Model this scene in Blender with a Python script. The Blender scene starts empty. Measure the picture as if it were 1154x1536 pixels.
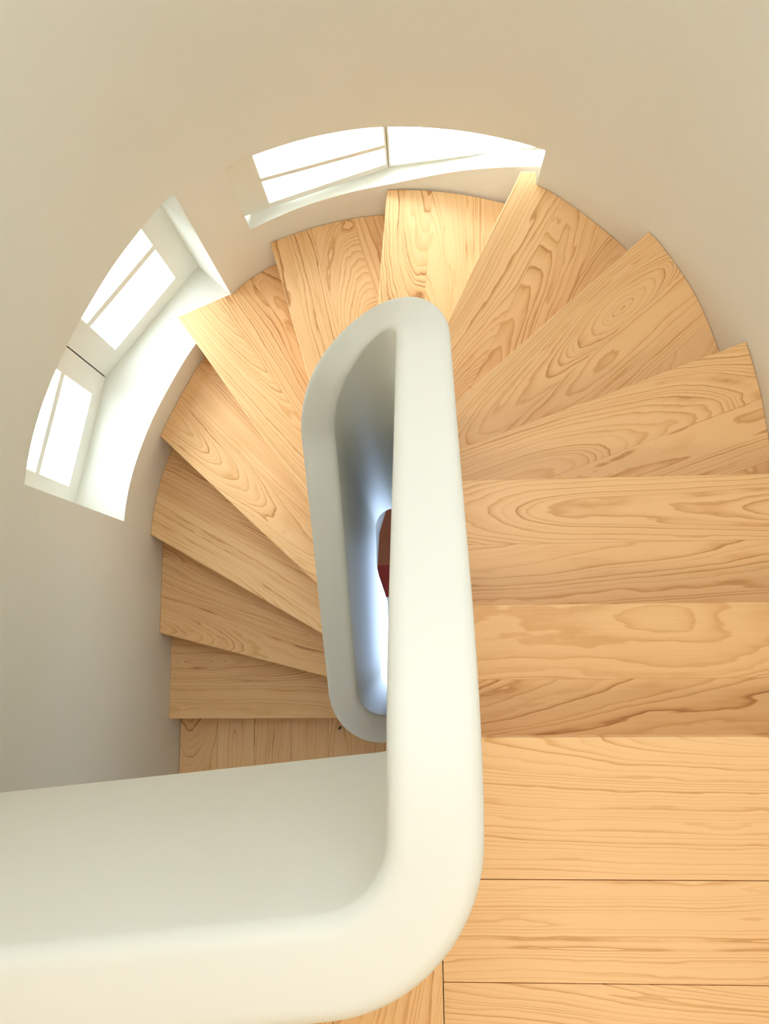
import bpy, bmesh, math
from mathutils import Vector, Matrix

# ------------------------------------------------------------------ camera
R_ = 0.175            # one riser in metres; plan units below are risers
EYE = 9.5             # eye height above the landing, in risers
F_PX, NX, NY, YAW = 1165.0, 636.0, 949.0, 0.01
sc = bpy.context.scene
COL = sc.collection


def setup_camera():
    d = Vector(((NX - 577) / F_PX, (NY - 768) / F_PX, 1.0)).normalized()
    ex = Vector((1, 0, 0)); ex -= d * ex.dot(d); ex.normalize()
    ey = -(d.cross(ex))
    c, s = math.cos(YAW), math.sin(YAW)
    ex, ey = ex * c + ey * s, ex * -s + ey * c
    right = Vector((ex[0], ey[0], -d[0])); down = Vector((ex[1], ey[1], -d[1])); fwd = Vector((ex[2], ey[2], -d[2]))
    m = Matrix((right, -down, -fwd)).transposed().to_4x4()
    m.translation = Vector((0, 0, EYE * R_))
    cd = bpy.data.cameras.new('camera'); co = bpy.data.objects.new('camera', cd); COL.objects.link(co)
    co.matrix_world = m
    cd.sensor_fit = 'VERTICAL'; cd.sensor_height = 36.0; cd.lens = 36.0 * F_PX / 1536.0
    cd.clip_start = 0.02; cd.clip_end = 200
    sc.camera = co


setup_camera()

# ------------------------------------------------------------------ light
SKY = 13.5
OVERHEAD_FILL = 18.0
LAMP2 = 15.0
WELL = 34.0
sc.view_settings.view_transform = 'Standard'
sc.view_settings.look = 'None'
sc.view_settings.gamma = 1.0
sc.view_settings.exposure = 0.3
w = bpy.data.worlds.new('overcast_sky'); sc.world = w; w.use_nodes = True
bg = w.node_tree.nodes['Background']
bg.inputs[1].default_value = SKY
_t = w.node_tree
_tc = _t.nodes.new('ShaderNodeTexCoord'); _sx = _t.nodes.new('ShaderNodeSeparateXYZ'); _rp = _t.nodes.new('ShaderNodeValToRGB')
_t.links.new(_tc.outputs['Generated'], _sx.inputs[0])
_mr = _t.nodes.new('ShaderNodeMapRange'); _mr.inputs[1].default_value = -0.25; _mr.inputs[2].default_value = 0.25
_t.links.new(_sx.outputs[2], _mr.inputs[0]); _t.links.new(_mr.outputs[0], _rp.inputs[0])
_rp.color_ramp.elements[0].color = (0.25, 0.27, 0.25, 1); _rp.color_ramp.elements[0].position = 0.45     # bright hazy ground
_rp.color_ramp.elements[1].color = (0.79, 0.90, 1.0, 1); _rp.color_ramp.elements[1].position = 0.62    # overcast sky
_t.links.new(_rp.outputs[0], bg.inputs[0])


def area(name, loc, size, power, col, rot=(0, 0, 0), sy=None):
    l = bpy.data.lights.new(name, 'AREA'); l.energy = power; l.color = col
    l.size = size
    if sy: l.shape = 'RECTANGLE'; l.size_y = sy
    o = bpy.data.objects.new(name, l); COL.objects.link(o); o.location = loc; o.rotation_euler = rot
    return o


def W(X, Y, H):
    return Vector((X * R_, Y * R_, (EYE - H) * R_))


CEIL_H = -5.3         # ceiling above the landing
BASE_H = 37.0         # floor of the storey far below
area('overhead_light', W(0.8, 4.8, -3.6), 1.1, OVERHEAD_FILL, (0.79, 0.915, 1.0)).data.shape = 'DISK'  # added soft fill over the stair, no fixture known there
area('overhead_light', W(4.3, -9.2, CEIL_H + 0.3), 0.55, LAMP2, (1.0, 0.86, 0.68))
area('hall_fill', W(-2.6, -7.0, 11.5), 0.8, 2.8, (0.88, 0.96, 1.0))  # added fill under the landing, lifts the lower left wall
area('basement_fill', W(-1.0, -3.5, 24.2), 1.4, 10.0, (0.66, 0.80, 1.0))  # added cool fill, bounces off the bottom floor up into the well
area('stairwell_fill', W(2.3, 0.6, 34.5), 1.0, WELL, (0.50, 0.68, 1.0), (0, math.radians(-155), 0), 1.2)  # added bluish fill aimed up at the well lining
sc.cycles.max_bounces = 12
sc.cycles.diffuse_bounces = 8
sc.cycles.use_denoising = True


# ------------------------------------------------------------------ materials
def srgb(r, g, b):
    f = lambda c: c / 12.92 if c <= 0.04045 else ((c + 0.055) / 1.055) ** 2.4
    return (f(r / 255), f(g / 255), f(b / 255), 1)


class N:
    def __init__(s, name):
        s.m = bpy.data.materials.new(name); s.m.use_nodes = True
        s.t = s.m.node_tree; s.bsdf = s.t.nodes['Principled BSDF']

    def n(s, typ, ins=None, **kw):
        nd = s.t.nodes.new(typ)
        for k, v in kw.items(): setattr(nd, k, v)
        for k, v in (ins or {}).items():
            if hasattr(v, 'is_output'): s.t.links.new(v, nd.inputs[k])
            else: nd.inputs[k].default_value = v
        return nd

    def math(s, op, a, b=0.0, c=0.0):
        nd = s.n('ShaderNodeMath', {0: a, 1: b, 2: c}, operation=op)
        return nd.outputs[0]

    def to(s, out, name):
        s.t.links.new(out, s.bsdf.inputs[name])


def plaster(name, col, rough=0.6, bump=0.02, spec=0.3):
    k = N(name)
    tc = k.n('ShaderNodeTexCoord')
    nz = k.n('ShaderNodeTexNoise', {'Vector': tc.outputs['Object'], 'Scale': 3.0, 'Detail': 3.0})
    mx = k.n('ShaderNodeMix', {0: nz.outputs['Fac'], 6: col, 7: tuple(c * 0.96 for c in col[:3]) + (1,)}, data_type='RGBA')
    k.to(mx.outputs[2], 'Base Color')
    n2 = k.n('ShaderNodeTexNoise', {'Vector': tc.outputs['Object'], 'Scale': 60.0, 'Detail': 4.0})
    b = k.n('ShaderNodeBump', {'Height': n2.outputs['Fac'], 'Strength': bump, 'Distance': 0.01})
    k.to(b.outputs[0], 'Normal')
    k.bsdf.inputs['Roughness'].default_value = rough
    k.bsdf.inputs['Specular IOR Level'].default_value = spec
    return k.m


BOARD = 0.98 * R_


def wood(name, light, mid, dark, board=BOARD):
    """Flat-sawn softwood: UV u along the grain, v across, in metres; attribute 'seed' per board."""
    k = N(name)
    uv = k.n('ShaderNodeUVMap', uv_map='UVMap')
    sp = k.n('ShaderNodeSeparateXYZ', {0: uv.outputs[0]})
    u, v = sp.outputs[0], sp.outputs[1]
    seed = k.n('ShaderNodeAttribute', attribute_name='seed').outputs['Fac']
    vb = k.math('DIVIDE', v, board)
    idx = k.math('FLOOR', vb)
    frac = k.math('FRACT', vb)
    sd = k.math('ADD', k.math('MULTIPLY', seed, 7.13), k.math('MULTIPLY', idx, 3.37))
    wn = k.n('ShaderNodeTexWhiteNoise', {'W': sd}, noise_dimensions='1D')
    ws = k.n('ShaderNodeSeparateColor', {0: wn.outputs['Color']})
    r1, r2, r3 = ws.outputs[0], ws.outputs[1], ws.outputs[2]
    us = k.math('ADD', u, k.math('MULTIPLY', r1, 40.0))
    vl = k.math('MULTIPLY', k.math('SUBTRACT', k.math('SUBTRACT', frac, 0.5), k.math('MULTIPLY', k.math('SUBTRACT', r2, 0.5), 1.8)), board)
    # depth below the heart, drifting along the board -> arches
    c1 = k.n('ShaderNodeCombineXYZ', {0: us, 1: k.math('MULTIPLY', sd, 1.7)})
    n1 = k.n('ShaderNodeTexNoise', {'Vector': c1.outputs[0], 'Scale': 1.1, 'Detail': 1.0, 'Roughness': 0.4})
    c2 = k.n('ShaderNodeCombineXYZ', {0: us, 1: k.math('MULTIPLY', vl, 4.0), 2: sd})
    n2 = k.n('ShaderNodeTexNoise', {'Vector': c2.outputs[0], 'Scale': 4.0, 'Detail': 3.0, 'Roughness': 0.5})
    slope = k.math('MULTIPLY', k.math('SUBTRACT', r1, 0.5), 0.34)
    dep = k.math('ADD', k.math('ADD', 0.06, k.math('MULTIPLY', r3, 0.10)), k.math('ADD', k.math('MULTIPLY', u, slope), k.math('MULTIPLY', k.math('SUBTRACT', n1.outputs['Fac'], 0.5), 0.16)))
    rad = k.math('SQRT', k.math('ADD', k.math('MULTIPLY', vl, vl), k.math('MULTIPLY', dep, dep)))
    nr = k.n('ShaderNodeTexNoise', {'W': k.math('ADD', k.math('MULTIPLY', rad, 28.0), sd), 'Scale': 1.0, 'Detail': 2.0}, noise_dimensions='1D')
    fr = k.math('ADD', 70.0, k.math('MULTIPLY', r2, 90.0))
    ph = k.math('ADD', k.math('ADD', k.math('MULTIPLY', rad, fr), k.math('MULTIPLY', n2.outputs['Fac'], 2.2)), k.math('MULTIPLY', nr.outputs[0], 4.5))
    ring = k.math('FRACT', ph)
    rp = k.n('ShaderNodeValToRGB', {0: ring})
    e = rp.color_ramp.elements
    e[0].position = 0.0; e[0].color = (0, 0, 0, 1)
    e[1].position = 1.0; e[1].color = (0.05, 0.05, 0.05, 1)
    for p, c in ((0.35, 0.10), (0.70, 0.42), (0.88, 1.0), (0.94, 0.85)):
        q = e.new(p); q.color = (c, c, c, 1)
    # ring-to-ring strength
    rid = k.n('ShaderNodeTexWhiteNoise', {'W': k.math('ADD', k.math('FLOOR', ph), sd)}, noise_dimensions='1D')
    n3 = k.n('ShaderNodeTexNoise', {'Vector': c2.outputs[0], 'Scale': 4.0, 'Detail': 2.0})
    st = k.math('MULTIPLY', k.math('ADD', 0.25, k.math('MULTIPLY', rid.outputs[0], 0.75)), k.math('ADD', 0.35, k.math('MULTIPLY', n3.outputs['Fac'], 0.9)))
    fac = k.math('MULTIPLY', rp.outputs[0], st)
    # fine fibres
    c3 = k.n('ShaderNodeCombineXYZ', {0: k.math('MULTIPLY', us, 6.0), 1: k.math('MULTIPLY', v, 420.0), 2: sd})
    n4 = k.n('ShaderNodeTexNoise', {'Vector': c3.outputs[0], 'Scale': 1.0, 'Detail': 2.0})
    fac = k.math('ADD', fac, k.math('MULTIPLY', k.math('SUBTRACT', n4.outputs['Fac'], 0.5), 0.28))
    fac = k.math('ADD', fac, k.math('MULTIPLY', k.math('SUBTRACT', r3, 0.5), 0.26))
    cr = k.n('ShaderNodeValToRGB', {0: fac})
    e = cr.color_ramp.elements
    e[0].position = 0.0; e[0].color = light
    e[1].position = 1.0; e[1].color = dark
    q = e.new(0.45); q.color = mid
    # thin dark glue line where boards meet
    edge = k.math('LESS_THAN', k.math('MINIMUM', frac, k.math('SUBTRACT', 1.0, frac)), 0.004)
    mx = k.n('ShaderNodeMix', {0: k.math('MULTIPLY', edge, 0.35), 6: cr.outputs[0], 7: dark}, data_type='RGBA')
    k.to(mx.outputs[2], 'Base Color')
    b = k.n('ShaderNodeBump', {'Height': fac, 'Strength': 0.05, 'Distance': 0.004})
    k.to(b.outputs[0], 'Normal')
    k.bsdf.inputs['Roughness'].default_value = 0.42
    k.bsdf.inputs['Specular IOR Level'].default_value = 0.35
    return k.m


M_WALL = plaster('cream_wall_paint', srgb(232, 231, 222))
M_CEIL = plaster('white_ceiling_paint', srgb(236, 230, 216))
M_BAL = plaster('white_balustrade_paint', srgb(232, 231, 224), 0.55, 0.008, 0.4)
M_FRAME = plaster('white_window_paint', srgb(238, 240, 234), 0.4, 0.005, 0.4)
M_WOOD = wood('oiled_larch', srgb(237, 195, 143), srgb(217, 165, 109), srgb(162, 102, 56))
M_WOODF = wood('oiled_larch_boards', srgb(244, 203, 152), srgb(230, 180, 124), srgb(186, 124, 72), 0.5)


def simple(name, col, rough=0.5):
    k = N(name)
    tc = k.n('ShaderNodeTexCoord')
    nz = k.n('ShaderNodeTexNoise', {'Vector': tc.outputs['Object'], 'Scale': 40.0, 'Detail': 3.0})
    mx = k.n('ShaderNodeMix', {0: nz.outputs['Fac'], 6: col, 7: tuple(c * 0.8 for c in col[:3]) + (1,)}, data_type='RGBA')
    k.to(mx.outputs[2], 'Base Color'); k.bsdf.inputs['Roughness'].default_value = rough
    return k.m


M_BLACK = simple('black_rubber', srgb(22, 18, 16))
M_SEAL = simple('grey_seal', srgb(150, 150, 146))
M_RUG = simple('dark_red_wool', srgb(122, 28, 14), 0.9)
M_RUGB = simple('red_brown_wool', srgb(132, 70, 40), 0.9)
M_TILE = plaster('pale_floor_screed', srgb(206, 214, 228))


def glass():
    k = N('clear_window_glass')
    k.t.nodes.remove(k.bsdf)
    out = k.t.nodes['Material Output']
    tr = k.n('ShaderNodeBsdfTransparent', {0: (0.97, 0.985, 0.98, 1)})
    gl = k.n('ShaderNodeBsdfGlossy', {'Roughness': 0.02})
    fz = k.n('ShaderNodeFresnel', {'IOR': 1.45})
    mx = k.n('ShaderNodeMixShader', {0: k.math('MULTIPLY', fz.outputs[0], 0.6), 1: tr.outputs[0], 2: gl.outputs[0]})
    k.t.links.new(mx.outputs[0], out.inputs[0])
    return k.m


M_GLASS = glass()


# ------------------------------------------------------------------ helpers
def link(name, me, mats, parent=None, kind=None):
    o = bpy.data.objects.new(name, me); COL.objects.link(o)
    for m in (mats if isinstance(mats, (list, tuple)) else [mats]): me.materials.append(m)
    if parent: o.parent = parent
    if kind: o['kind'] = kind
    return o


def mesh(name, vs, fs, mats, parent=None, kind=None, smooth=None, fmat=None):
    me = bpy.data.meshes.new(name)
    me.from_pydata([tuple(v) for v in vs], [], fs)
    me.update()
    if smooth is not None:
        for p, s in zip(me.polygons, smooth if isinstance(smooth, list) else [smooth] * len(fs)): p.use_smooth = s
    o = link(name, me, mats, parent, kind)
    if fmat:
        for p, i in zip(me.polygons, fmat): p.material_index = i
    return o


def recalc(o):
    bm = bmesh.new(); bm.from_mesh(o.data)
    bmesh.ops.recalc_face_normals(bm, faces=bm.faces); bm.to_mesh(o.data); bm.free()


def bevel(o, wd, seg=3, ang=40):
    b = o.modifiers.new('bevel', 'BEVEL'); b.width = wd; b.segments = seg; b.limit_method = 'ANGLE'; b.angle_limit = math.radians(ang)


def empty(name, loc, label=None, cat=None, group=None, kind=None):
    o = bpy.data.objects.new(name, None); COL.objects.link(o); o.location = loc
    tag(o, label, cat, group, kind)
    return o


def tag(o, label=None, cat=None, group=None, kind=None):
    for k, v in (('label', label), ('category', cat), ('group', group), ('kind', kind)):
        if v: o[k] = v
    return o


def catmull(pts, n=8):
    out = []
    P = [pts[0]] + pts + [pts[-1]]
    for i in range(1, len(P) - 2):
        p0, p1, p2, p3 = (Vector(p) for p in P[i - 1:i + 3])
        for j in range(n):
            t = j / n
            out.append(0.5 * ((2 * p1) + (p2 - p0) * t + (2 * p0 - 5 * p1 + 4 * p2 - p3) * t * t + (3 * p1 - p0 - 3 * p2 + p3) * t ** 3))
    out.append(Vector(P[-1]))
    return out


def normals2(pts):
    out = []
    for i in range(len(pts)):
        a = pts[max(0, i - 1)]; b = pts[min(len(pts) - 1, i + 1)]
        t = (b - a).normalized(); out.append(Vector((t.y, -t.x)))   # right hand side
    return out


def isect(line, poly, after=None):
    """first intersection of the infinite line (a,b) with a polyline, nearest b"""
    a, b = Vector(line[0]), Vector(line[1]); d = b - a
    best = None
    for i in range(len(poly) - 1):
        p, q = poly[i], poly[i + 1]; e = q - p
        den = d.x * e.y - d.y * e.x
        if abs(den) < 1e-9: continue
        w_ = p - a
        t = (w_.x * e.y - w_.y * e.x) / den; s = (w_.x * d.y - w_.y * d.x) / den
        if -1e-6 <= s <= 1 + 1e-6:
            pt = a + d * t; dist = abs(t - (1 if after is None else after))
            if best is None or dist < best[0]: best = (dist, pt, i + s)
    return (best[1], best[2]) if best else (None, None)


def lerp_table(tab, x):
    if x <= tab[0][0]: return tab[0][1]
    for (a, va), (b, vb) in zip(tab, tab[1:]):
        if x <= b: return va + (vb - va) * (x - a) / (b - a)
    return tab[-1][1]


def wood_uv(o, origin, dirv, seeds, rot_sides=True):
    """planar grain mapping: u along dirv, v to its left, metres"""
    me = o.data
    uvl = me.uv_layers.new(name='UVMap')
    at = me.attributes.new('seed', 'FLOAT', 'FACE')
    d = Vector((dirv[0], dirv[1])).normalized(); nrm = Vector((-d.y, d.x))
    for p in me.polygons:
        at.data[p.index].value = seeds[p.index] if isinstance(seeds, list) else seeds
        vert = abs(p.normal.z) < 0.5
        for li in p.loop_indices:
            co = me.vertices[me.loops[li].vertex_index].co
            q = Vector((co.x - origin[0] * R_, co.y - origin[1] * R_))
            vv = q.dot(nrm)
            if vert: vv += co.z
            uvl.data[li].uv = (q.dot(d), vv)


# ------------------------------------------------------------------ curved wall with two window openings
WALL_PTS = [(-7.0, -15.0), (-7.0, -8.0), (-7.0, -3.0), (-7.0, -0.5), (-7.0, 1.2), (-6.98, 2.65), (-6.83, 3.75), (-6.45, 4.95), (-5.93, 6.05),
            (-5.38, 6.98), (-4.5, 8.1), (-3.64, 8.75), (-2.5, 9.18), (-1.5, 9.4), (-0.6, 9.47), (0.4, 9.40), (1.4, 9.2), (2.42, 8.85),
            (3.15, 8.33), (3.7, 7.83), (4.25, 7.25), (4.7, 6.57), (5.05, 5.87), (5.33, 4.98), (5.5, 4.2), (5.6, 3.45), (5.65, 2.3),
            (5.66, 0.8), (5.66, -3.0), (5.66, -8.0), (5.66, -15.0)]
NS = 6
WC = catmull(WALL_PTS, NS)
WN = normals2(WC)      # walking left wall up and over: right hand side is the room
i_of = lambda j: j * NS
W1A, W1B = i_of(5), i_of(10)
W2A, W2B = i_of(11), i_of(17)
THICK = 1.9
LEV = [CEIL_H, 13.1, 13.4, 15.75, 17.82, BASE_H]


def build_wall():
    def hole(i, j):       # column cell i, level cell j
        if W1A <= i < W1B and 1 <= j <= 3: return True
        if W2A <= i < W2B and j == 2: return True
        return False
    vs, fs, sm = [], [], []
    nI, nL = len(WC), len(LEV)
    for side in (0, 1):
        for i in range(nI):
            p = WC[i] - WN[i] * (THICK * side)
            for h in LEV: vs.append(W(p.x, p.y, h))
    id_ = lambda s, i, j: s * nI * nL + i * nL + j

    def quad(q, s):
        fs.append(q); sm.append(s)

    def own(q):
        base = len(vs)
        for k in q: vs.append(vs[k].copy())
        quad(list(range(base, base + 4)), False)
    for i in range(nI - 1):
        for j in range(nL - 1):
            if hole(i, j): continue
            quad([id_(0, i, j), id_(0, i + 1, j), id_(0, i + 1, j + 1), id_(0, i, j + 1)], True)
            quad([id_(1, i, j), id_(1, i, j + 1), id_(1, i + 1, j + 1), id_(1, i + 1, j)], True)
            if j == 0 or hole(i, j - 1): own([id_(0, i, j), id_(1, i, j), id_(1, i + 1, j), id_(0, i + 1, j)])
            if j == nL - 2 or hole(i, j + 1): own([id_(0, i, j + 1), id_(0, i + 1, j + 1), id_(1, i + 1, j + 1), id_(1, i, j + 1)])
            if i == 0 or hole(i - 1, j): own([id_(0, i, j), id_(0, i, j + 1), id_(1, i, j + 1), id_(1, i, j)])
            if i == nI - 2 or hole(i + 1, j): own([id_(0, i + 1, j), id_(1, i + 1, j), id_(1, i + 1, j + 1), id_(0, i + 1, j + 1)])
    o = mesh('wall_curved', vs, fs, M_WALL, None, 'structure', sm)
    tag(o, 'tall curved cream wall wrapped round the winding stair', 'wall')


build_wall()


def box(name, x0, x1, y0, y1, h0, h1, m, parent=None, kind=None):
    a = [W(x, y, h) for h in (h0, h1) for x, y in ((x0, y0), (x1, y0), (x1, y1), (x0, y1))]
    o = mesh(name, a, [[0, 1, 2, 3], [7, 6, 5, 4], [0, 4, 5, 1], [1, 5, 6, 2], [2, 6, 7, 3], [3, 7, 4, 0]], m, parent, kind)
    recalc(o)
    return o


tag(box('wall_back', -7, 5.66, -16, -15, CEIL_H, BASE_H, M_WALL, None, 'structure'), 'plain cream wall at the far end of the landing', 'wall')
tag(box('ceiling', -9, 8, -16, 12, CEIL_H - 0.6, CEIL_H, M_CEIL, None, 'structure'), 'plain white ceiling over landing and stair', 'ceiling')


# ------------------------------------------------------------------ windows
def panel(name, A, B, z0, z1, u0, u1, m, parent, depth=0.28, off=0.0):
    """box in the vertical plane A-B: u along, H range z0..z1 (z0 higher number = lower), centred on the plane + off outward"""
    A, B = Vector(A), Vector(B); d = (B - A).normalized(); nrm = Vector((-d.y, d.x))   # outward (left of travel)
    vs = []
    for h in (z0, z1):
        for u, dd in ((u0, off), (u1, off), (u1, off + depth), (u0, off + depth)):
            p = A + d * u + nrm * dd; vs.append(W(p.x, p.y, h))
    o = mesh(name, vs, [[0, 1, 2, 3], [7, 6, 5, 4], [0, 4, 5, 1], [1, 5, 6, 2], [2, 6, 7, 3], [3, 7, 4, 0]], m, parent)
    recalc(o)
    return o


def frame_mesh(name, A, B, u0, u1, hb, ht, openings, m, parent, depth=0.28, hb1=None):
    """flat leaf with rectangular openings [(ua,ub,h_low,h_high)], as a solid grid in the plane A-B; foot may slope from hb to hb1"""
    A, B = Vector(A), Vector(B); d = (B - A).normalized(); nrm = Vector((-d.y, d.x))
    us = sorted({u0, u1} | {o[0] for o in openings} | {o[1] for o in openings})
    hs = sorted({hb, ht} | {o[2] for o in openings} | {o[3] for o in openings})
    vs, fs, idx = [], [], {}

    def V(i, j, s):
        k = (i, j, s)
        if k not in idx:
            p = A + d * us[i] + nrm * (depth * s); idx[k] = len(vs)
            h = hs[j]
            if hb1 is not None and h > hb - 0.2: h += (hb1 - hb) * (us[i] - u0) / (u1 - u0)
            vs.append(W(p.x, p.y, h))
        return idx[k]

    def solid(i, j):
        if not (0 <= i < len(us) - 1 and 0 <= j < len(hs) - 1): return False
        cu, ch = (us[i] + us[i + 1]) / 2, (hs[j] + hs[j + 1]) / 2
        return not any(o[0] < cu < o[1] and o[3] < ch < o[2] for o in openings)
    for i in range(len(us) - 1):
        for j in range(len(hs) - 1):
            if not solid(i, j): continue
            fs.append([V(i, j, 0), V(i + 1, j, 0), V(i + 1, j + 1, 0), V(i, j + 1, 0)])
            fs.append([V(i, j, 1), V(i, j + 1, 1), V(i + 1, j + 1, 1), V(i + 1, j, 1)])
            if not solid(i - 1, j): fs.append([V(i, j, 0), V(i, j + 1, 0), V(i, j + 1, 1), V(i, j, 1)])
            if not solid(i + 1, j): fs.append([V(i + 1, j, 0), V(i + 1, j, 1), V(i + 1, j + 1, 1), V(i + 1, j + 1, 0)])
            if not solid(i, j - 1): fs.append([V(i, j, 0), V(i, j, 1), V(i + 1, j, 1), V(i + 1, j, 0)])
            if not solid(i, j + 1): fs.append([V(i, j + 1, 0), V(i + 1, j + 1, 0), V(i + 1, j + 1, 1), V(i, j + 1, 1)])
    o = mesh(name, vs, fs, m, parent); recalc(o); bevel(o, 0.002, 2)
    return o


# window_1: two flat leaves meeting at a mitre, deep sill
w1 = empty('window_1', W(-7.2, 5.6, 17.7), 'left casement window of two leaves set at an angle over a deep sill', 'window', None, 'structure')
Cc, Aa, Bb = (-8.19, 3.08), (-7.58, 6.18), (-5.43, 8.91)
L1 = (Vector(Aa) - Vector(Cc)).length; L2 = (Vector(Bb) - Vector(Aa)).length
rows = [(17.24, 15.85), (15.67, 14.40)]  # unseen part above the upper panes left solid to cut sky light on the sill
fr = frame_mesh('casement', Cc, Aa, -0.45, L1 - 0.012, 17.7, 12.9, [(0.35, 2.58, rows[0][0], rows[0][1]), (0.35, 2.58, rows[1][0], rows[1][1])], M_FRAME, w1)
for a, b in rows: panel('pane', Cc, Aa, a + 0.02, b - 0.02, 0.33, 2.60, M_GLASS, fr, 0.03, 0.12)
fr = frame_mesh('casement', Aa, Bb, 0.012, L2 + 0.12, 17.7, 12.9, [(0.65, 2.89, rows[0][0], rows[0][1]), (0.65, 2.89, rows[1][0], rows[1][1])], M_FRAME, w1)
for a, b in rows: panel('pane', Aa, Bb, a + 0.02, b - 0.02, 0.63, 2.91, M_GLASS, fr, 0.03, 0.12)


def sill(name, stations, m, parent):
    """stations: list of plan/height profiles (closed loops of equal length), lofted and capped"""
    n = len(stations[0]); vs, fs, sm = [], [], []
    for st in stations:
        for p in st: vs.append(W(*p))
    for i in range(len(stations) - 1):
        for j in range(n):
            a, b = i * n + j, i * n + (j + 1) % n
            fs.append([a, b, b + n, a + n]); sm.append(True)
    fs.append(list(range(n))); sm.append(False)
    fs.append([(len(stations) - 1) * n + j for j in range(n)][::-1]); sm.append(False)
    o = mesh(name, vs, fs, m, parent, None, sm); recalc(o)
    o.data.set_sharp_from_angle(angle=math.radians(35))
    return o


st = []
for i in range(W1A, W1B + 1):
    p = WC[i]; q = WC[i] - WN[i] * 1.85
    st.append([(p.x, p.y, 17.82), (p.x, p.y, 17.70), (q.x, q.y, 17.70), (q.x, q.y, 17.82)])
sill('window_sill', st, M_WALL, w1)

# window_2: shallow reveal above treads 5 to 8
w2 = empty('window_2', W(-0.6, 9.6, 15.6), 'top casement window of two leaves over a narrow sloping sill', 'window', None, 'structure')
EDGE = [(-3.64, 8.75, 15.66), (-2.54, 9.18, 15.60), (-1.5, 9.40, 15.47), (-0.63, 9.49, 15.35), (0.79, 9.54, 15.05), (1.87, 9.44, 14.80), (2.60, 9.38, 14.74)]
edge = catmull([Vector(e) for e in EDGE], 5)
st = []
for e in edge:
    # the wall point below: on the wall curve at the same X
    wp, _ = isect(((e.x, 0), (e.x, 9.2)), WC[W2A - 3:W2B + 4])
    back = Vector((e.x - 0.25 * 0, e.y + 1.35))
    st.append([(wp.x, min(wp.y, e.y), 15.75), (e.x, e.y, e.z), (back.x, back.y, e.z), (back.x, back.y, 15.75)])
sill('window_sill', st, M_WALL, w2)
D2, E2, F2 = (-3.95, 9.02), (-0.58, 9.87), (2.75, 9.79)
La = (Vector(E2) - Vector(D2)).length; Lb = (Vector(F2) - Vector(E2)).length


def sloped_pane(A, B, h0, h1, ht, ua, ub, parent):
    A, B = Vector(A), Vector(B); d = (B - A).normalized(); nrm = Vector((-d.y, d.x)); vs = []
    for dd in (0.09, 0.12):
        for u, h in ((ua, h0), (ub, h1), (ub, ht), (ua, ht)):
            p = A + d * u + nrm * dd; vs.append(W(p.x, p.y, h))
    o = mesh('pane', vs, [[0, 1, 2, 3], [7, 6, 5, 4], [0, 4, 5, 1], [1, 5, 6, 2], [2, 6, 7, 3], [3, 7, 4, 0]], M_GLASS, parent)
    recalc(o)


BAR = (14.64, 14.52)
fr = frame_mesh('casement', D2, E2, 0.0, La - 0.006, 15.70, 12.85, [(0.80, La - 0.05, 15.52, BAR[0]), (0.80, La - 0.05, BAR[1], 12.98)], M_FRAME, w2, 0.2, 15.35)
sloped_pane(D2, E2, 15.56, 15.24, BAR[0], 0.78, La - 0.04, fr)
sloped_pane(D2, E2, BAR[1], BAR[1], 12.96, 0.78, La - 0.04, fr)
BAR = (13.92, 13.86)
fr = frame_mesh('casement', E2, F2, 0.006, Lb, 15.35, 12.85, [(0.05, Lb - 0.16, 15.25, BAR[0]), (0.05, Lb - 0.16, BAR[1], 12.98)], M_FRAME, w2, 0.2, 14.74)
sloped_pane(E2, F2, 15.22, 14.68, BAR[0], 0.04, Lb - 0.15, fr)
sloped_pane(E2, F2, BAR[1], BAR[1], 12.96, 0.04, Lb - 0.15, fr)


def seal(P, Q, h0, h1, m, parent):
    # strip behind the joint of two leaves, so the gap reads as a dark line
    P, Q = Vector(P), Vector(Q); d = (Q - P).normalized(); n = Vector((-d.y, d.x))
    q = [Vector(P) + d * a + n * b for a, b in ((-0.04, 0.05), (0.04, 0.05), (0.07, 0.26), (-0.07, 0.26))]
    vs = [W(p.x, p.y, h) for h in (h0, h1) for p in q]
    o = mesh('joint_seal', vs, [[0, 1, 2, 3], [7, 6, 5, 4], [0, 4, 5, 1], [1, 5, 6, 2], [2, 6, 7, 3], [3, 7, 4, 0]], m, parent); recalc(o)


def bisect(A, B, C):
    t = ((Vector(B) - Vector(A)).normalized() + (Vector(C) - Vector(B)).normalized()).normalized()
    return Vector(B), Vector(B) + t


seal(*bisect(Cc, Aa, Bb), 17.70, 12.9, M_BLACK, w1)
seal(*bisect(D2, E2, F2), 15.33, 12.9, M_SEAL, w2)

# ------------------------------------------------------------------ balustrade path (walking down the stair; the stair lies on the right hand)
PATH = []            # (x, y, H_top)


def add(x, y, h): PATH.append((Vector((x, y)), h))


H0 = 4.7
x = -6.98
while x < -0.75:
    add(x, -1.84 + 0.1 * x, H0); x += 0.25
rc = 0.72            # corner fillet between the sloping line and the straight limb
dl = Vector((1, 0.1)).normalized(); nl = Vector((-dl.y, dl.x))
cxr = 0.045 - rc
ccy = -1.84 + 0.1 * cxr + rc * math.sqrt(1.01)
cen = Vector((cxr, ccy))
a0 = math.atan2(-nl.y, -nl.x)
PATH = [p for p in PATH if p[0].x < (cen - nl * rc).x - 0.05]
for k in range(17):
    a = a0 + (0 - a0) * k / 16
    add(cen.x + rc * math.cos(a), cen.y + rc * math.sin(a), H0)
I_CORNER = len(PATH) - 1
HR = [(-1.1, 4.7), (-0.6, 4.74), (-0.1, 5.0), (0.6, 5.62), (1.38, 6.36), (2.2, 7.05), (3.2, 7.9)]
y = cen.y + 0.2
while y < 3.2:
    add(0.05, y, lerp_table(HR, y)); y += 0.2
I_TOP0 = len(PATH)
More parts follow.
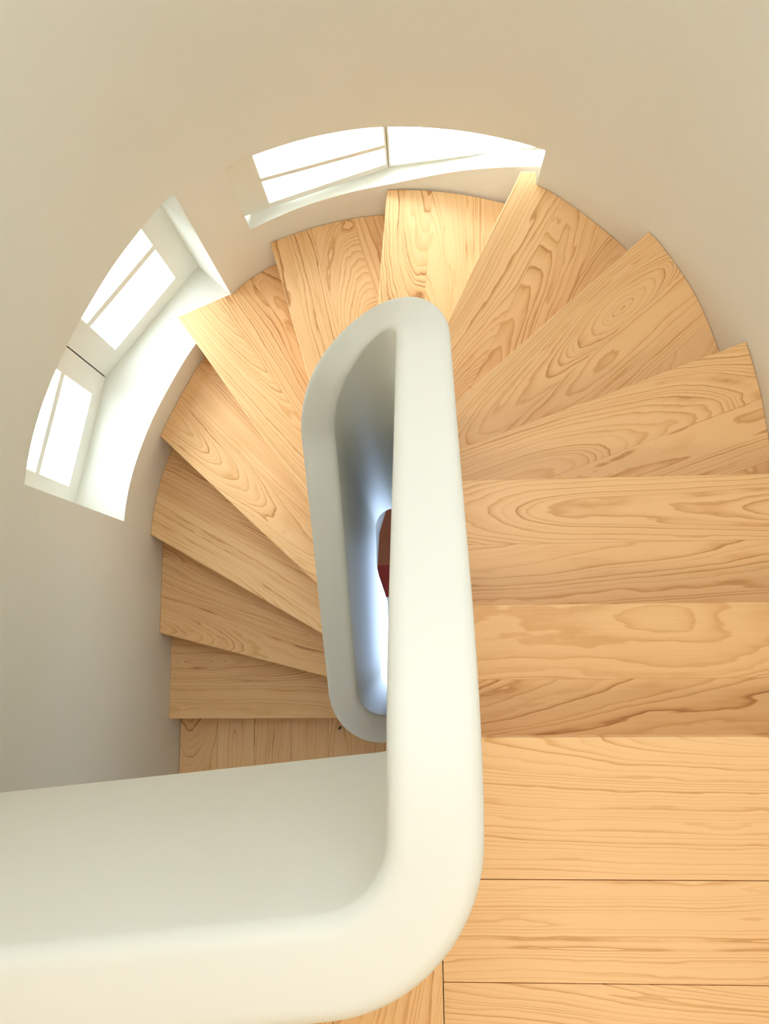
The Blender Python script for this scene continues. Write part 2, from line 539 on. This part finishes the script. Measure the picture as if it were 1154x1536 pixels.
TH = [(0, 7.9), (15, 8.2), (37, 8.6), (59, 9.2), (79, 9.8), (99, 10.5), (125, 11.2), (152, 11.9), (170, 12.35), (180, 12.6)]
for k in range(25):
    a = 180 * k / 24
    add(-0.83 + 0.88 * math.cos(math.radians(a)), 3.2 + 0.88 * math.sin(math.radians(a)), lerp_table(TH, a))
HL = [(-1.16, 15.6), (0, 14.75), (1.78, 13.62), (2.8, 12.9), (3.2, 12.6)]
y = 3.0
while y > -1.14:
    add(-1.71 + (3.2 - y) * 0.022, y, lerp_table(HL, y)); y -= 0.2
I_BOT0 = len(PATH)
BT = [(180, 15.6), (235, 16.2), (270, 16.8), (360, 17.7)]
for k in range(25):
    a = 180 + 180 * k / 24
    add(-0.78 + 0.84 * math.cos(math.radians(a)), -1.15 + 0.84 * math.sin(math.radians(a)), lerp_table(BT, a))
# smooth heights
hs = [p[1] for p in PATH]
for _ in range(5):
    hs = [hs[0]] + [(hs[i - 1] + 2 * hs[i] + hs[i + 1]) / 4 for i in range(1, len(hs) - 1)] + [hs[-1]]
PP = [p[0] for p in PATH]
PN = normals2(PP)
HALF = 0.29
OUTER = [p + n * HALF for p, n in zip(PP, PN)]
SHAFT_H = 23.6
CAPD = 0.22


def hbot(i):
    if i <= I_CORNER - 3: return 11.0
    if i < I_CORNER + 2: return 11.0
    if i > I_TOP0 + 24:      # the left side of the well lining runs deeper towards the foot
        t = min(1.0, max(0.0, (1.9 - PP[i].y) / 0.7))
        return SHAFT_H + t * 6.5
    return SHAFT_H


def build_balustrade():
    root = empty('balustrade', W(-0.8, 1.0, 9.5), 'white solid balustrade with rounded top, winding down beside the steps from the landing', 'balustrade')
    rx, rz = 0.13, 0.13
    prof = []            # (offset across, depth below top), inner side (left) to outer side (right)
    prof.append((-HALF, CAPD))
    for k in range(7):
        a = math.radians(180 - 90 * k / 6); prof.append((-HALF + rx + rx * math.cos(a), rz - rz * math.sin(a)))
    for k in range(7):
        a = math.radians(90 - 90 * k / 6); prof.append((HALF - rx + rx * math.cos(a), rz - rz * math.sin(a)))
    prof.append((HALF, CAPD))
    n = len(prof); vs, fs = [], []
    for p, nn, h in zip(PP, PN, hs):
        for o_, dz in prof:
            q = p + nn * o_; vs.append(W(q.x, q.y, h + dz))
    for i in range(len(PP) - 1):
        for j in range(n - 1):
            a = i * n + j; fs.append([a, a + 1, a + n + 1, a + n])
    fs.append(list(range(n))[::-1]); fs.append([(len(PP) - 1) * n + j for j in range(n)])
    o = mesh('rail_cap', vs, fs, M_BAL, root, None, True); recalc(o)
    o.matrix_parent_inverse = root.matrix_world.inverted()
    o.data.set_sharp_from_angle(angle=math.radians(60))
    vs, fs = [], []
    for i, (p, nn, h) in enumerate(zip(PP, PN, hs)):
        for o_, hh in ((-HALF, h + CAPD), (HALF, h + CAPD), (HALF, hbot(i)), (-HALF, hbot(i))):
            q = p + nn * o_; vs.append(W(q.x, q.y, hh))
    for i in range(len(PP) - 1):
        for j in range(4):
            a, b = i * 4 + j, i * 4 + (j + 1) % 4; fs.append([a, b, b + 4, a + 4])
    fs.append([0, 1, 2, 3]); fs.append([(len(PP) - 1) * 4 + j for j in range(4)])
    o = mesh('solid_wall', vs, fs, M_BAL, root, None, True); recalc(o)
    o.data.set_sharp_from_angle(angle=math.radians(40))
    return root


# ------------------------------------------------------------------ staircase
NOSE = {0: ((0.64, -1.23), (3.97, -1.22)), 1: ((0.65, 0.36), (4.54, 0.36)), 2: ((0.63, 2.26), (5.13, 2.27)), 3: ((0.68, 3.00), (5.44, 4.71)),
        4: ((0.72, 4.15), (4.27, 7.24)), 5: ((0.68, 6.25), (2.12, 9.16)), 6: ((-0.85, 6.89), (-0.63, 9.47)), 7: ((-2.52, 5.81), (-3.44, 9.18)),
        8: ((-2.70, 3.16), (-5.80, 7.58)), 9: ((-2.60, 1.24), (-6.43, 4.86)), 10: ((-2.57, 0.02), (-6.95, 2.55)), 11: ((-2.46, -1.13), (-6.99, 0.06)), 12: ((-2.31, -2.26), (-6.91, -2.25))}
TT = 0.2             # tread thickness
OVER = 0.17          # nosing overhang
INSET = 0.03
WIN = [p + n * 0.004 for p, n in zip(WC, WN)]
OUT2 = [p - n * INSET for p, n in zip(OUTER, PN)]
OUT_RIGHT = OUT2[I_CORNER - 9:I_BOT0 + 15]


def back_line(k):
    """nosing line k moved back towards the upper side"""
    a, b = Vector(NOSE[k][0]), Vector(NOSE[k][1]); d = (b - a).normalized(); n = Vector((d.y, -d.x))   # right of the outward direction = upper side
    return (a + n * (OVER + 0.02), b + n * (OVER + 0.02))


def upper_side(k):
    a, b = Vector(NOSE[k][0]), Vector(NOSE[k][1]); d = (b - a).normalized()
    return Vector((d.y, -d.x))


def between(poly, sa, sb):
    """polyline points strictly between fractional indices"""
    if sa < sb: r = range(math.floor(sa) + 1, math.ceil(sb))
    else: r = range(math.ceil(sa) - 1, math.floor(sb), -1)
    return [poly[i] for i in r]


def prism(name, poly, h, t, m, parent):
    n = len(poly)
    vs = [W(p.x, p.y, h) for p in poly] + [W(p.x, p.y, h + t) for p in poly]
    fs = [list(range(n)), [n + i for i in range(n)][::-1]] + [[i, n + i, n + (i + 1) % n, (i + 1) % n] for i in range(n)]
    o = mesh(name, vs, fs, m, parent); recalc(o)
    return o


def build_stairs():
    root = empty('staircase', W(0, 0, 22.5), 'winding wooden staircase of pale grained treads turning down from the landing', 'staircase')
    for k in range(1, 13):
        f = NOSE[k]; b = back_line(k - 1)
        fi, si = isect(f, OUT_RIGHT, 0.0); bi, sbi = isect(b, OUT_RIGHT, 0.0)
        if fi is None:      # the last nosing just clears the foot of the balustrade
            fi = Vector((-0.78, f[0][1])); si = min(range(len(OUT_RIGHT)), key=lambda i: (OUT_RIGHT[i] - fi).length)
        fo, so = isect(f, WIN, 1.0); bo, sbo = isect(b, WIN, 1.0)
        outer = [bo] + between(WIN, sbo, so) + [fo]
        if k == 8:
            c, s_c = isect((( -2.5, 3.0), (-4.53, 8.19)), WIN, 1.0)
            outer = [bo] + between(WIN, sbo, s_c) + [Vector((-4.52, 8.12)), Vector((-5.80, 7.58))]
        if k == 5:
            outer = [bo] + between(WIN, sbo, so + 1.5) + [Vector((2.40, 8.88)), Vector((2.43, 9.12)), Vector((2.12, 9.16))]
        inner = between(OUT_RIGHT, si, sbi)
        poly = [fi] + inner + [bi] + outer
        # drop doubles
        q = []
        for p in poly:
            if not q or (p - q[-1]).length > 0.02: q.append(p)
        poly = q
        o = prism('tread', poly, EYE + k, TT, M_WOOD, root)
        d = (Vector(f[1]) - Vector(f[0])).normalized()
        org = Vector(f[0])
        # v must run from the nosing back up the stair
        up = upper_side(k)
        wood_uv(o, org, -d, k * 1.37 + 0.2) if Vector((d.y, -d.x)).dot(up) > 0 else wood_uv(o, org, d, k * 1.37)
        bevel(o, 0.004, 3)
    for k in range(0, 13):
        # riser under nosing k
        a, b = Vector(NOSE[k][0]), Vector(NOSE[k][1]); up = upper_side(k)
        f = (a + up * OVER, b + up * OVER); g = (a + up * (OVER + 0.1), b + up * (OVER + 0.1))
        fi, _ = isect(f, OUT_RIGHT, 0.0); gi, _ = isect(g, OUT_RIGHT, 0.0)
        fo, _ = isect(f, WIN, 1.0); go, _ = isect(g, WIN, 1.0)
        o = prism('riser', [fi, gi, go, fo], EYE + k + TT, 1 - TT, M_WOOD, root)
        wood_uv(o, a, (b - a), 30 + k * 2.1)
    return root


build_stairs()
build_balustrade()


# ------------------------------------------------------------------ landing floor
def boards(name, defs, h, t, kind='structure', label=None, cat='floor'):
    """defs: (polygon, grain direction, origin, seed, material index)"""
    bm_vs, fs, seeds, info = [], [], [], []
    for poly, gd, org, sd in defs:
        n = len(poly); b0 = len(bm_vs)
        bm_vs += [W(p[0], p[1], h) for p in poly] + [W(p[0], p[1], h + t) for p in poly]
        new = [[b0 + i for i in range(n)], [b0 + n + i for i in range(n)][::-1]] + [[b0 + i, b0 + n + i, b0 + n + (i + 1) % n, b0 + (i + 1) % n] for i in range(n)]
        fs += new; info += [(gd, org, sd)] * len(new)
    o = mesh(name, bm_vs, fs, M_WOODF, None, kind); 
    me = o.data
    uvl = me.uv_layers.new(name='UVMap'); at = me.attributes.new('seed', 'FLOAT', 'FACE')
    for p in me.polygons:
        gd, org, sd = info[p.index]; at.data[p.index].value = sd
        d = Vector(gd).normalized(); nr = Vector((-d.y, d.x))
        for li in p.loop_indices:
            co = me.vertices[me.loops[li].vertex_index].co
            q = Vector((co.x - org[0] * R_, co.y - org[1] * R_))
            uvl.data[li].uv = (q.dot(d), q.dot(nr) + 0.25)
    recalc(o)
    tag(o, label, cat)
    return o


g = 0.006
defs = []
ys = [-1.23, -2.805, -3.90, -5.2, -6.5, -7.8, -9.1, -10.4, -11.7, -13.0, -15.0]
for i in range(len(ys) - 1):
    y1, y0 = ys[i], ys[i + 1]
    x0 = 0.15
    if i == 0:
        poly = [(0.36, y1), (5.64, y1), (5.64, y0 + g), (0.15, y0 + g), (0.15, -2.3), (0.30, -1.6)]
    else:
        poly = [(x0 + g, y0 + g), (5.64, y0 + g), (5.64, y1 - g), (x0 + g, y1 - g)]
    defs.append((poly, (1, 0), (0, (y0 + y1) / 2), i * 1.91 + 0.4))
xs = [0.15, -1.1, -2.1, -3.3, -4.5, -5.7, -6.98]
for i in range(len(xs) - 1):
    x1, x0 = xs[i], xs[i + 1]
    tl, tr = -1.84 - 0.25 + 0.1 * x0, -1.84 - 0.25 + 0.1 * x1
    defs.append(([(x0 + g, -15), (x1 - g, -15), (x1 - g, tr), (x0 + g, tl)], (0, 1), ((x0 + x1) / 2, 0), 20 + i * 2.3))
boards('floor', defs, EYE, 0.2, 'structure', 'pale wooden board floor of the upper landing at the stair head')
# slab below the landing boards
tag(mesh('ceiling', *(lambda P: ([W(x, y, EYE + 0.2) for x, y in P] + [W(x, y, 11.0) for x, y in P],
     [[0, 1, 2, 3, 4], [9, 8, 7, 6, 5]] + [[i, (i + 1) % 5, 5 + (i + 1) % 5, 5 + i] for i in range(5)]))([(-6.98, -15), (5.64, -15), (5.64, -1.5), (0.3, -1.5), (-6.98, -2.5)]), M_CEIL, None, 'structure'), 'white underside of the landing slab', 'ceiling')

# lower floor, boards running away from the landing, open at the stairwell
defs = []
LH = EYE + 13
xs = [-6.98, -5.9, -4.85, -3.8, -2.75, -1.74, -0.78, 0.16, 1.2, 2.3, 3.4, 4.5, 5.64]
for i in range(len(xs) - 1):
    x0, x1 = xs[i] + 0.004, xs[i + 1] - 0.004
    y0, y1 = -15, 4.0
    if -1.8 < xs[i] < 0.1:
        defs.append(([(x0, y0), (x1, y0), (x1, -2.05), (x0, -2.05)], (0, 1), ((x0 + x1) / 2, 0), 40 + i * 1.7))
    else:
        defs.append(([(x0, y0), (x1, y0), (x1, y1), (x0, y1)], (0, 1), ((x0 + x1) / 2, 0), 40 + i * 1.7))
boards('floor', defs, LH, 0.2, 'structure', 'brown wooden board floor at the foot of the stair')

# storey far below, seen through the stairwell
tag(box('floor', -7, 5.66, -15, 12, BASE_H, BASE_H + 0.4, M_TILE, None, 'structure'), 'pale floor far below the stairwell', 'floor')


def rug():
    P = [(-2.04, 4.74), (-2.20, 2.34), (-1.80, 1.70), (0.6, 1.5), (1.0, 2.3), (1.0, 5.6), (0.6, 6.2), (-1.6, 6.2)]
    mid = [(-2.18, 2.7), (1.0, 2.7)]
    h = BASE_H - 0.08
    root = empty('rug', W(-0.6, 3.8, BASE_H), 'dark red rug glimpsed far down through the narrow stairwell', 'rug')
    a = [Vector(p) for p in ((-2.14, 3.2), (-2.20, 2.34), (-1.80, 1.70), (0.6, 1.5), (1.0, 2.3), (1.0, 3.2))]
    b = [Vector(p) for p in ((-2.14, 3.2), (1.0, 3.2), (1.0, 5.6), (0.6, 6.2), (-1.6, 6.2), (-2.04, 4.74))]
    prism('red_field', a, h, 0.08, M_RUG, root); prism('brown_field', b, h, 0.08, M_RUGB, root)
    for c in root.children: c.matrix_parent_inverse = Matrix.Translation(-root.location)
rug()


def mark():  # small dark cone for the dark mark by the balustrade foot
    bm = bmesh.new()
    bmesh.ops.create_cone(bm, cap_ends=True, segments=12, radius1=0.006, radius2=0.004, depth=0.06, matrix=Matrix.Translation((0, 0, 0.03)))
    me = bpy.data.meshes.new('floor_mark'); bm.to_mesh(me); bm.free()
    o = link('floor_mark', me, M_BLACK); o.location = W(-2.40, -2.62, LH)
    tag(o, 'tiny black peg on the lower floor beside the balustrade foot', 'mark')
mark()

# parent inverses so that world-space part meshes stay where they are
for o in bpy.data.objects:
    if o.parent and o.type == 'MESH':
        o.matrix_parent_inverse = Matrix.Translation(-o.parent.location) if o.parent.type == 'EMPTY' else Matrix()
